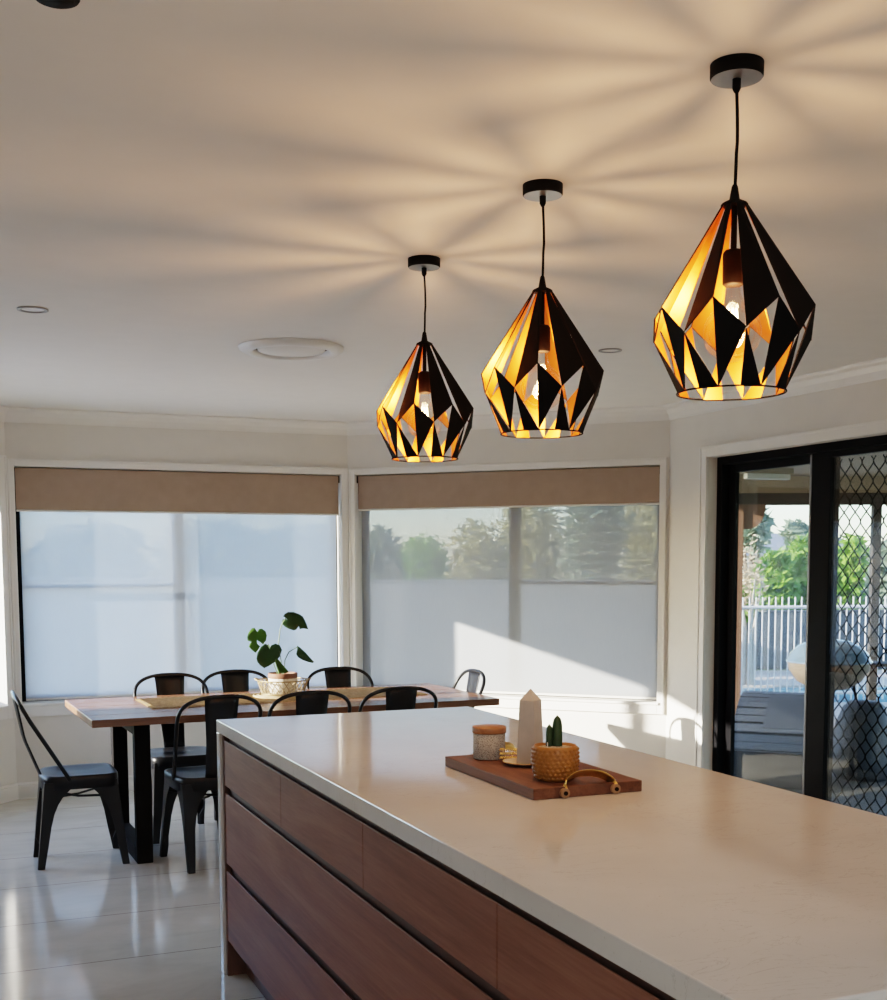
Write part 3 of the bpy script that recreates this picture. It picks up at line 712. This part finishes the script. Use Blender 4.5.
# ------------------------------------------------------------------ metal cafe chairs
def make_chair(label):
    t = thing('metal_chair', label, 'chair', group='black metal dining chairs')
    HS = .178; z_s = .442
    def outline(k, n=44):                           # rounded square, rounder at the back
        out = []
        for i in range(n):
            a = 2 * PI * i / n; cx_, sy_ = math.cos(a), math.sin(a); e = .30 if sy_ > 0 else .52
            x = math.copysign(abs(cx_) ** e, cx_); y = math.copysign(abs(sy_) ** e, sy_)
            out.append((x * HS * k, y * HS * k - .002))
        return out
    s = MB(); n = 44
    rings = [(.30, z_s - .010), (.62, z_s - .008), (.86, z_s - .002), (.96, z_s + .001), (1.0, z_s - .004), (1.005, z_s - .020), (1.005, z_s - .062), (.985, z_s - .062), (.985, z_s - .02), (.9, z_s - .012)]
    vs = []
    for k, z in rings: vs += [(x, y, z) for x, y in outline(k)]
    fs = [(i * n + k, i * n + (k + 1) % n, (i + 1) * n + (k + 1) % n, (i + 1) * n + k) for i in range(len(rings) - 1) for k in range(n)]
    s.add(vs, fs, 0, True); s.add(vs[:n], [tuple(range(n))], 0, True); s.build('seat', BLACK, t)
    # pressed angle-section legs, flaring into the seat skirt
    for sx in (-1, 1):
        for sy, foot in ((1, (.190, .210)), (-1, (.154, -.210))):
            top = (sx * .166, sy * .166 - .002)
            ft = (sx * foot[0], foot[1]); a = MB(); secs = []
            for z, w in ((z_s - .028, .140), (z_s - .060, .124), (z_s - .080, .106), (z_s - .102, .088), (z_s - .135, .070), (z_s - .18, .056), (z_s - .24, .047), (.10, .040), (.055, .036), (0, .032)):
                f = 1 - z / (z_s - .02); f = max(0, f)
                ox = top[0] + (ft[0] - top[0]) * f; oy = top[1] + (ft[1] - top[1]) * f
                th = .0035 if z > .06 else .028
                L6 = [(0, 0), (w, 0), (w, th), (th, th), (th, w), (0, w)]
                secs.append([(ox - sx * x, oy - sy * y, z) for x, y in L6])
            vs = [v_ for sc in secs for v_ in sc]; fs = []
            for i in range(len(secs) - 1):
                for k in range(6): fs.append((i * 6 + k, i * 6 + (k + 1) % 6, (i + 1) * 6 + (k + 1) % 6, (i + 1) * 6 + k))
            fs += [tuple(range(6)), tuple(range(len(vs) - 6, len(vs)))]
            a.add(vs, fs); a.build('leg', BLACK, t, bevel=.0012)
    b = MB(); zc = .335
    b.tube([(-.155, .165, zc), (0, 0, zc - .008), (.14, -.17, zc)], .0058, 8); b.tube([(.155, .165, zc), (0, 0, zc - .020), (-.14, -.17, zc)], .0058, 8)
    b.build('stretcher', BLACK, t)
    # bent tube back
    pts = []; 
    for k in range(0, 6): f = k / 6; pts.append((-.176 - .022 * f, -.055 - .172 * f, .425 + .290 * f))
    N = 22
    for k in range(N + 1):
        a = PI * k / N; x = -.198 * math.copysign(abs(math.cos(a)) ** .78, math.cos(a)); z = .715 + .118 * abs(math.sin(a)) ** .72
        pts.append((x, -.227 - (z - .715) * .50, z))
    for k in range(5, -1, -1): f = k / 6; pts.append((.176 + .022 * f, -.055 - .172 * f, .425 + .290 * f))
    MB().tube(pts, .0095, 10).build('back_frame', BLACK, t)
    sl = MB(); rows = []
    for k in range(13):
        f = k / 12; z = .440 + .388 * f; hw = .056 + .026 * f ** 1.1
        yb = -.176 - .035 * min(1, f * 2.2) - .073 * f
        rows.append([(hw * u, yb - .012 * (1 - u * u) + .004, z) for u in (-1, -.6, -.2, .2, .6, 1)])
    vs = [v_ for r_ in rows for v_ in r_]
    sl.add(vs, [(i * 6 + k, i * 6 + k + 1, (i + 1) * 6 + k + 1, (i + 1) * 6 + k) for i in range(12) for k in range(5)], 0, True)
    o = sl.build('back_slat', BLACK, t, solid=.0035)
    return t
ch = make_chair('black metal chair at the left end of the table, seen side on')
ch.location = (-.275, 1.918, 0); ch.rotation_euler = (0, 0, -PI / 2)
for (x, y, rz, lb) in ((.297, 1.632, .07, 'black metal chair on the near side of the table, beside the left table leg'),
                       (.754, 1.630, -.02, 'black metal chair on the near side of the table, in front of the potted monstera'),
                       (1.210, 1.640, -.02, 'black metal chair on the near side of the table, nearest the right end'),
                       (.297, 2.31, PI, 'black metal chair on the window side of the table, left of the other two there'),
                       (.685, 2.37, PI + .03, 'black metal chair on the window side of the table, just left of the potted monstera'),
                       (1.276, 2.31, PI + .02, 'black metal chair on the window side of the table, just right of the potted monstera'),
                       (1.650, 2.110, PI / 2 - .03, 'black metal chair at the right end of the table, backrest sunlit grey')):
    dup(ch, (x, y, 0), rz, lb)

# ------------------------------------------------------------------ outside
GRASS = mat('lawn', (.12, .17, .06), .95, var=.3, scale=3)
PAVE = mat('sunny pale paving', (.55, .50, .44), .85, var=.08, scale=2)
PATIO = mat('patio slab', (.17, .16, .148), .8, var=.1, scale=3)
WATER = mat('pool water', (.25, .50, .62), .06, var=.1, scale=2, bmp=.2, bscale=6)
FENC = mat('grey steel fence', (.10, .125, .16), .6, var=.06)
DARKF = mat('dark fence sheet', (.07, .085, .10), .7, var=.12)
WHITEF = mat('white fence tube', (.80, .82, .84), .4, var=.02)
HB = leaf_mat('hedge leaves', (.10, .24, .03), (.34, .55, .08), .35)
HD = leaf_mat('shaded hedge leaves', (.03, .08, .03), (.08, .18, .06), .3)
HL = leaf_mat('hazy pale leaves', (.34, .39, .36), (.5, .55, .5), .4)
HY = leaf_mat('yellowing leaves', (.32, .31, .12), (.62, .58, .28), .45)
HP = leaf_mat('pale dry leaves', (.45, .36, .24), (.7, .6, .42), .35)
HG = leaf_mat('grey green leaves', (.16, .22, .15), (.32, .40, .28), .35)
BARK = mat('bark', (.16, .12, .09), .9, var=.25, scale=20)
PALE = mat('pale bark', (.55, .50, .42), .8, var=.2, scale=20)
SOFF = mat('tan soffit', (.40, .32, .24), .8, var=.05)
BEAM = mat('dark beam', (.045, .042, .040), .7, var=.08)
POSTM = wood('brown verandah post', (.14, .075, .05), (.21, .12, .08), (.28, .17, .12), 'Z', 3, .6)
PLAST = mat('grey slatted resin', (.22, .24, .29), .5, var=.06)
def slat_mat():
    m, nt, out = new_mat('slatted resin lid'); p = principled(nt, out, .5)
    tc = nt.nodes.new('ShaderNodeTexCoord'); sx = nt.nodes.new('ShaderNodeSeparateXYZ'); nt.links.new(tc.outputs['Object'], sx.inputs[0])
    b = nt.nodes.new('ShaderNodeMath'); b.operation = 'PINGPONG'; nt.links.new(sx.outputs['Y'], b.inputs[0]); b.inputs[1].default_value = .03
    nt.links.new(ramp(nt, b.outputs[0], [(.004, (.03, .034, .045)), (.007, (.27, .295, .36))]), p.inputs['Base Color']); return m
SLAT = slat_mat()
PLASTD = mat('dark resin', (.07, .078, .095), .55, var=.08)
KET = mat('blue grey enamel', (.12, .175, .23), .18, var=.05)
ASH = mat('tan enamel', (.20, .155, .115), .4, var=.1)
GZ = -.16
o = MB(); o.box(-60, 80, -60, 90, GZ - .2, GZ - .02); struct(o.build('ground', GRASS))
def slab(name, pts, z0, z1, m): 
    return struct(MB().prism([(p.x, p.y) for p in pts], z0, z1).build(name, m))
eave = MB()
for fr, L in ((LW, 2.164), (MW, 2.17), (BW, 2.17)): eave.box(-.32, L + .32, .0, .60, H + .1, H + .16, tf=fr)
eave.box(0, 8.1, 0, .3, H + .1, H + .16, tf=RW)
struct(eave.build('roof_eave', TRIM, fix=True))
side = MB(); side.box(-7.5, -.3, 3.75, 9, GZ - .019, GZ + .02); side.box(-7.5, -2.8, -1, 3.75, GZ - .019, GZ + .02); struct(side.build('bounce_slab', mat('pale bounce slab', (.74, .71, .66), .85, var=.06)))  # unseen pale slab, added to bounce sunlight up onto the ceiling
# patio
pa = [Vector(RW(0, .15, 0)), Vector(RW(8.1, .15, 0)), Vector((9.5, -6, 0)), at(1080, 600, 11.6), at(590, 600, 11.6), Vector(MW(1.2, .15, 0))]
slab('patio_floor', pa[::-1], GZ - .02, -.05, PATIO)
sf = MB(); far = [at(1120, 500, 11.1), at(590, 500, 11.1)]
zs_far, zs_near = 2.22, 2.40
ring = [Vector(RW(0, .142, zs_near)), Vector(RW(8.1, .142, zs_near)), Vector((10.5, -5.9, zs_far)), Vector((far[0].x, far[0].y, zs_far)), Vector((far[1].x, far[1].y, zs_far)), Vector(MW(1.6, .142, zs_near))]
n = len(ring); sf.add(ring + [p + Vector((0, 0, .12)) for p in ring], [tuple(range(n)), tuple(range(n, 2 * n))[::-1]] + [(i, (i + 1) % n, n + (i + 1) % n, n + i) for i in range(n)])
struct(sf.build('patio_soffit', SOFF))
def beam(a, b, w, z0, z1, name, m):
    d = (b - a); d.z = 0; d.normalize(); nn = Vector((-d.y, d.x, 0)) * w / 2
    vs = [Vector((p.x, p.y, z)) + s_ * nn for z in (z0, z1) for p in (a, b) for s_ in (-1, 1)]
    return MB().add(vs, [(0, 1, 3, 2), (4, 6, 7, 5), (0, 2, 6, 4), (1, 5, 7, 3), (0, 4, 5, 1), (2, 3, 7, 6)]).build(name, m)
zb0 = at(790, 505, 11.0).z
struct(beam(at(600, 505, 11.0), at(1120, 505, 11.0), .09, zb0, zb0 + .105, 'patio_beam', BEAM))
struct(beam(at(600, 505, 11.03), at(1120, 505, 11.03), .05, zb0 + .106, 2.215, 'patio_fascia', SOFF))
def post(u, d, w, lb, m, bracket=False):
    p = at(u, 600, d); t = thing('verandah_post', lb, 'post', (p.x, p.y, 0), math.atan2(RV.y, RV.x), 'verandah posts outside the sliding door')
    MB().box(-w / 2, w / 2, -w / 2, w / 2, -.0495, zb0 - .001).build('post_shaft', m, t, bevel=.004)
    if bracket:
        pts = [(w / 2, zb0 - .001), (w / 2 + .20, zb0 - .001)]
        N = 10
        pts += [(w / 2 + .20 * math.cos(PI / 2 * k / N) ** .7, zb0 - .22 * math.sin(PI / 2 * k / N)) for k in range(1, N + 1)]
        vs = [(x, -.02, z) for x, z in pts] + [(x, .02, z) for x, z in pts]; k_ = len(pts)
        MB().add(vs, [tuple(range(k_)), tuple(range(k_, 2 * k_))[::-1]] + [(i, (i + 1) % k_, k_ + (i + 1) % k_, k_ + i) for i in range(k_)]).build('corner_bracket', m, t)
post(736.5, 10.95, .085, 'brown verandah post with a curved bracket at the left of the door glass', POSTM, True)
post(874, 10.95, .075, 'grey verandah post seen through the mesh screen', BEAM)
c_ = at(767, 478, 10.1)
bt = thing('batten_light', 'white batten light under the patio roof at the top of the door glass', 'light fitting', (c_.x, c_.y, c_.z), math.atan2(RV.y, RV.x) + .35)
MB().box(-.21, .21, -.03, .03, -.012, .035).build('light_diffuser', TRIM, bt, bevel=.006); MB().box(-.235, .235, -.04, .04, .036, .08).build('light_base', SOFF, bt)

# resin storage box with curved slatted lid
bx = at(782, 700, 8.25); zlo = at(782, 751, 8.0).z; zhi = at(782, 693, 8.5).z
sb = thing('storage_box', 'grey slatted storage box with a curved lid outside the door', 'storage box', (bx.x, bx.y, -.0495), math.atan2(RV.y, RV.x) - .42)
MB().box(-.28, .28, -.24, .24, 0, zlo + .05).build('box_body', PLASTD, sb, bevel=.01)
ld = MB(); N = 14; prof = []
for k in range(N + 1):
    f = k / N; prof.append((-.28 + .60 * f, zlo + .052 + (zhi - zlo) * math.sin(min(1, f * 1.15) * PI / 2)))
for k in range(N):
    (a0, h0), (a1, h1) = prof[k], prof[k + 1]; g_ = .006; a0 += .007; a1 -= .007
    ld.add([(-.30, a0, h0), (.30, a0, h0), (.30, a1, h1), (-.30, a1, h1), (-.30, a0, h0 - .02), (.30, a0, h0 - .02), (.30, a1, h1 - .026), (-.30, a1, h1 - .026)],
           [(0, 1, 2, 3), (7, 6, 5, 4), (0, 4, 5, 1), (1, 5, 6, 2), (2, 6, 7, 3), (3, 7, 4, 0)])
ld.add([(-.296, a_, h_ - .012) for a_, h_ in prof] + [(.296, a_, h_ - .012) for a_, h_ in prof], [(i, i + 1, N + 2 + i, N + 1 + i) for i in range(N)], 1)
lo_ = ld.build('box_lid', [SLAT, PLASTD], sb)
ip = MB()
for k in range(3, 10):
    (a0, h0), (a1, h1) = prof[k], prof[k + 1]; ip.add([(-.10, a0, h0 + .008), (.20, a0, h0 + .008), (.20, a1, h1 + .008), (-.10, a1, h1 + .008), (-.10, a0, h0 - .002), (.20, a0, h0 - .002), (.20, a1, h1 - .002), (-.10, a1, h1 - .002)], [(0, 1, 2, 3), (0, 4, 5, 1), (1, 5, 6, 2), (2, 6, 7, 3), (3, 7, 4, 0)])
ip.build('lid_panel', PLAST, lo_)

# kettle barbecue
kp = at(829, 662, 9.6); kt = thing('kettle_barbecue', 'round kettle barbecue on the patio behind the door stile', 'barbecue', (kp.x, kp.y, -.0495), math.atan2(RV.y, RV.x))
zr = kp.z + .05; rk = 40 * 9.6 / F_PX
a = MB(); a.lathe([(rk + .012, zr), (rk + .012, zr + .012), (rk, zr + .014), (rk * .94, zr + .07), (rk * .75, zr + .13), (rk * .45, zr + .17), (0, zr + .185)], 40); a.build('kettle_lid', KET, kt)
a = MB(); a.lathe([(rk, zr - .002), (rk * .97, zr - .06), (rk * .78, zr - .15), (rk * .45, zr - .21), (0, zr - .225)], 40); a.build('kettle_bowl', ASH, kt)
for k in range(3):
    an = PI / 2 + 2 * PI * k / 3; a = MB(); a.tube([(rk * .6 * math.cos(an), rk * .6 * math.sin(an), zr - .16), (rk * .95 * math.cos(an), rk * .95 * math.sin(an), 0)], .012, 8); a.build('leg', FRAME, kt)
a = MB(); a.tube([(-.05, 0, zr + .18), (-.04, 0, zr + .22), (.04, 0, zr + .22), (.05, 0, zr + .18)], .008, 8); a.build('lid_handle', FRAME, kt)
a = MB(); a.box(rk + .015, rk + .33, -.14, .14, zr - .03, zr - .005); a.build('side_shelf', BEAM, kt)
# dark bean bag behind the mesh
bp_ = at(864, 720, 8.45); zt_ = at(858, 703, 8.3).z + .05
bb = MB(); bb.lathe([(0, 0), (.18, 0), (.22, .05), (.22, .15), (.19, zt_ - .16), (.14, zt_ - .04), (.10, zt_ - .005), (0, zt_)], 24)
o = bb.build('bean_bag', PLASTD); o.location = (bp_.x, bp_.y, -.0495); tag(o, 'dark rounded bean bag on the patio behind the mesh screen', 'bean bag')

# pool side
def strip(u0, u1, d0, d1, z0, z1, name, m):
    P4 = [at(u0, 600, d0), at(u1, 600, d0), at(u1, 600, d1), at(u0, 600, d1)]
    return struct(MB().prism([(p.x, p.y) for p in P4], z0, z1).build(name, m))
strip(560, 1000, 11.7, 13.9, GZ - .019, GZ + .0, 'pool_path', PAVE); strip(700, 1000, 13.95, 15.7, GZ - .019, GZ - .01, 'pool_water', WATER); strip(560, 1000, 15.75, 18.0, GZ - .019, GZ + .01, 'pool_coping', PAVE)
ft = at(780, 597, 13.6).z; A, B = at(690, 606, 13.4), at(940, 606, 13.8); zr1 = at(780, 607, 13.6).z
fe = thing('pool_fence', 'white tubular pool fence seen through the sliding door', 'fence')
L_ = (B - A); L_.z = 0; ln = L_.length; dv = L_.normalized()
a = MB(); npk = int(ln / .076)
for i in range(npk + 1):
    p = A + dv * (i * .076); a.tube([(p.x, p.y, GZ + .06), (p.x, p.y, ft)], .0085, 6)
a.build('pickets', WHITEF, fe)
for zz in (zr1, GZ + .14):
    a = MB(); a.tube([(A.x, A.y, zz), (B.x, B.y, zz)], .020, 6); a.build('rail', WHITEF, fe)
for f in (0, .5, 1):
    p = A + L_ * f; a = MB(); a.box(p.x - .03, p.x + .03, p.y - .03, p.y + .03, GZ + .005, ft + .03); a.build('post', WHITEF, fe)
def sheet_fence(name, P0, P1, z0, z1, m, lb, amp=.007):
    t = thing(name, lb, 'fence'); d = P1 - P0; d.z = 0; n = int(d.length / .09); dd = d.normalized(); nn = Vector((-dd.y, dd.x, 0))
    vs = []
    for i in range(n + 1):
        p = P0 + dd * (i * .09) + nn * (amp if i % 2 else -amp); vs += [(p.x, p.y, z0), (p.x, p.y, z1)]
    MB().add(vs, [(2 * i, 2 * i + 2, 2 * i + 3, 2 * i + 1) for i in range(n)]).build('sheet_panel', m, t, solid=.006, fix=False)
    a = MB(); P2 = P0 + dd * n * .09; a.tube([(P0.x, P0.y, z1 + .012), (P2.x, P2.y, z1 + .012)], .022, 6); a.build('top_rail', m, t)
    return t
sheet_fence('boundary_fence', at(640, 600, 18.4), at(1000, 600, 18.6), GZ - .02, at(780, 612, 18.5).z, DARKF, 'dark boundary fence behind the pool beyond the white fence')
sheet_fence('garden_fence', at(330, 600, 13.6), at(690, 600, 11.9), GZ - .02, at(520, 583, 12.6).z, FENC, 'grey steel garden fence outside the angled window', .0008)
sheet_fence('side_fence', at(-140, 600, 15.6), at(345, 600, 13.7), GZ - .02, at(200, 580, 14.5).z, mat('pale grey fence', (.33, .37, .43), .6, var=.03), 'grey steel fence outside the wide window behind the table', .001)

def foliage(mb, c, r, n, size, rng, mi=0):
    for _ in range(n):
        while True:
            p = Vector((rng.uniform(-1, 1), rng.uniform(-1, 1), rng.uniform(-1, 1)))
            if .35 < p.length < 1: break
        p = Vector((p.x * r[0], p.y * r[1], p.z * r[2])) + c
        a = Vector((rng.gauss(0, 1), rng.gauss(0, 1), rng.gauss(0, 1))).normalized(); b_ = a.orthogonal().normalized(); sz = size * rng.uniform(.6, 1.3)
        mb.add([p - a * sz, p + b_ * sz * .42, p + a * sz, p - b_ * sz * .42], [(0, 1, 2, 3)], mi)
def plant(name, u, d, wtop, wbase, halfw, lb, cat, m, n=1400, size=.07, trunk=None, bark=BARK, seed=1, blobs=6, gz=GZ - .02):
    rng = random.Random(seed); b0 = at(u, 600, d); top = at(u, wtop, d).z; bot = max(gz, at(u, wbase, d).z); hw = halfw * d / F_PX
    t = thing(name, lb, cat, (b0.x, b0.y, gz), 0)
    mb = MB(); hgt = (top - bot) / 2; cz = (top + bot) / 2 - gz
    for k in range(blobs):
        an = rng.uniform(0, 2 * PI); cc = Vector((math.cos(an) * hw * .5 * rng.random(), math.sin(an) * hw * .5 * rng.random(), cz + hgt * rng.uniform(-.45, .45)))
        if k == 0: cc = Vector((0, 0, cz + hgt * .4))
        foliage(mb, cc, (hw * .72, hw * .72, hgt * .6), n // blobs, size, rng)
    mb.build('crown', m, t, fix=False)
    tk = MB(); th_ = cz
    for k in range(5 if trunk is None else trunk):
        an = 2 * PI * k / 5 + rng.random(); sp = hw * .6
        tk.tube([(0.05 * math.cos(an), .05 * math.sin(an), 0), (sp * .35 * math.cos(an), sp * .35 * math.sin(an), th_ * .5), (sp * math.cos(an + .2), sp * math.sin(an + .2), th_ + hgt * rng.uniform(-.2, .6))], [.035 * d / 15, .025 * d / 15, .008 * d / 15], 6)
    tk.build('trunk', bark, t)
    return t
# beyond the sliding door
plant('green_shrub', 775, 19.3, 548, 640, 24, 'bright green rounded shrub beyond the pool, left of the door stile', 'shrub', HB, 2600, .11, seed=3)
plant('green_shrub', 801, 19.7, 536, 640, 18, 'taller bright green shrub beyond the pool, against the door stile', 'shrub', HB, 2400, .11, seed=4)
plant('green_shrub', 846, 21.6, 531, 650, 24, 'green shrub seen through the mesh screen next to the door stile', 'shrub', HB, 2400, .11, seed=5)
plant('dark_shrub', 886, 19.4, 536, 650, 22, 'darker green shrub behind the mesh at the right edge of the photo', 'shrub', HG, 2200, .11, seed=6)
plant('dry_shrub', 750, 15.9, 534, 625, 19, 'straggly pale dry-leaved shrub at the left of the door glass', 'shrub', HP, 420, .045, bark=PALE, seed=7)
plant('low_hedge', 742, 18.0, 582, 640, 12, 'low yellow-green bush under the pale dry shrub', 'shrub', HB, 900, .09, seed=8)
plant('distant_tree', 750, 34, 507, 560, 20, 'hazy pale tree in the distance at the top left of the door glass', 'tree', HG, 900, .2, seed=9)
plant('distant_tree', 796, 36, 520, 560, 14, 'hazy pale tree in the distance beside the door stile', 'tree', HG, 700, .2, seed=10)
rf = at(782, 548, 46); hs = thing('house', 'distant house with a grey roof beyond the garden shrubs', 'house', (rf.x, rf.y, GZ), math.atan2(RV.y, RV.x))
hz = rf.z - GZ
MB().box(-1.9, 3, -2, 2, 0, hz - .2).build('house_wall', TRIM, hs)
MB().add([(-2.2, -2.3, hz - .3), (3.3, -2.3, hz - .3), (3.3, 2.3, hz - .3), (-2.2, 2.3, hz - .3), (-.6, 0, hz + .55), (1.6, 0, hz + .55)], [(0, 1, 5, 4), (1, 2, 5), (2, 3, 4, 5), (3, 0, 4), (3, 2, 1, 0)]).build('house_roof', mat('grey roof tiles', (.22, .24, .29), .7), hs)
# outside the angled window
for k, (u, d, wt_, hw, m_, lb) in enumerate(((378, 14.9, 524, 30, HG, 'grey-green shrub behind the angled window at its left edge'), (425, 16.4, 532, 34, HB, 'green shrub behind the angled window, under the patch of sky'),
        (474, 14.6, 516, 36, HY, 'yellow-green bushy tree behind the angled window, left of the mullion'), (532, 16.6, 480, 40, HY, 'tall yellowing tree behind the angled window, right of the mullion'),
        (594, 14.2, 470, 40, HG, 'tall grey-green tree behind the angled window, towards the right'), (650, 16.6, 470, 42, HY, 'tall yellowing tree behind the angled window at its right edge'))):
    plant('garden_tree' if wt_ < 520 else 'garden_shrub', u, d, wt_, 625, hw, lb, 'tree' if wt_ < 520 else 'shrub', m_, 3200, .062, bark=PALE, seed=20 + k, blobs=12, trunk=9)
for k, (u, d, wt_, hw, m_, lb) in enumerate(((215, 19, 516, 60, HL, 'soft grey-green bush behind the wide window, right of its mullion'), (300, 21.5, 520, 60, HL, 'soft grey-green bush behind the wide window, above the plant'), (95, 21.5, 522, 75, HL, 'soft grey-green bush behind the wide window, left of its mullion'))):
    plant('garden_shrub', u, d, wt_, 610, hw, lb, 'shrub', m_, 2200, .14, seed=40 + k, blobs=12)

pt_, pb_ = at(186, 596, 8.14), at(243, 787, 8.6); pb_.z = GZ
a = MB(); a.tube([pt_, pb_], .014, 8)
tag(a.build('garden_pole', WHITEF), 'thin pale pole leaning outside, seen faintly through the wide sunscreen blind', 'pole')

# ------------------------------------------------------------------ light
sun = bpy.data.lights.new('sun', 'SUN'); sun.energy = 22; sun.angle = math.radians(.6); sun.color = (1, .90, .76)
so = bpy.data.objects.new('sun', sun); C.objects.link(so)
SD = Vector((1, -.15, -.25)).normalized(); so.rotation_euler = SD.to_track_quat('-Z', 'Y').to_euler(); so.location = (-6, 5, 5)
w = bpy.data.worlds.new('sky'); bpy.context.scene.world = w; w.use_nodes = True; nt = w.node_tree
bg = nt.nodes['Background']; sky = nt.nodes.new('ShaderNodeTexSky'); sky.sky_type = 'NISHITA'; sky.sun_disc = False
sky.sun_elevation = math.radians(24); sky.sun_rotation = math.atan2(-SD.x, -SD.y); sky.air_density = 1.0; sky.dust_density = .6; sky.ozone_density = 3.0
nt.links.new(sky.outputs[0], bg.inputs['Color']); bg.inputs['Strength'].default_value = 1.1
def area(name, loc, size, e, col, rot=(0, 0, 0), sy=None):
    l = bpy.data.lights.new(name, 'AREA'); l.energy = e; l.color = col; l.shape = 'RECTANGLE'; l.size = size; l.size_y = sy or size
    o = bpy.data.objects.new(name, l); C.objects.link(o); o.location = loc; o.rotation_euler = rot; return o
area('added fill light', (-.6, -5.4, H - .03), 1.6, 27, (.92, .97, 1), sy=.5)  # unseen fill lamp, added behind the camera to brighten worktop and room

sc = bpy.context.scene
sc.view_settings.view_transform = 'Filmic'; sc.view_settings.look = 'Medium High Contrast'; sc.view_settings.exposure = 0.55
sc.cycles.max_bounces = 10; sc.cycles.diffuse_bounces = 5; sc.cycles.transparent_max_bounces = 24; sc.cycles.glossy_bounces = 4
sc.cycles.caustics_reflective = False; sc.cycles.caustics_refractive = False; sc.cycles.sample_clamp_indirect = 6
sc.cycles.use_denoising = True
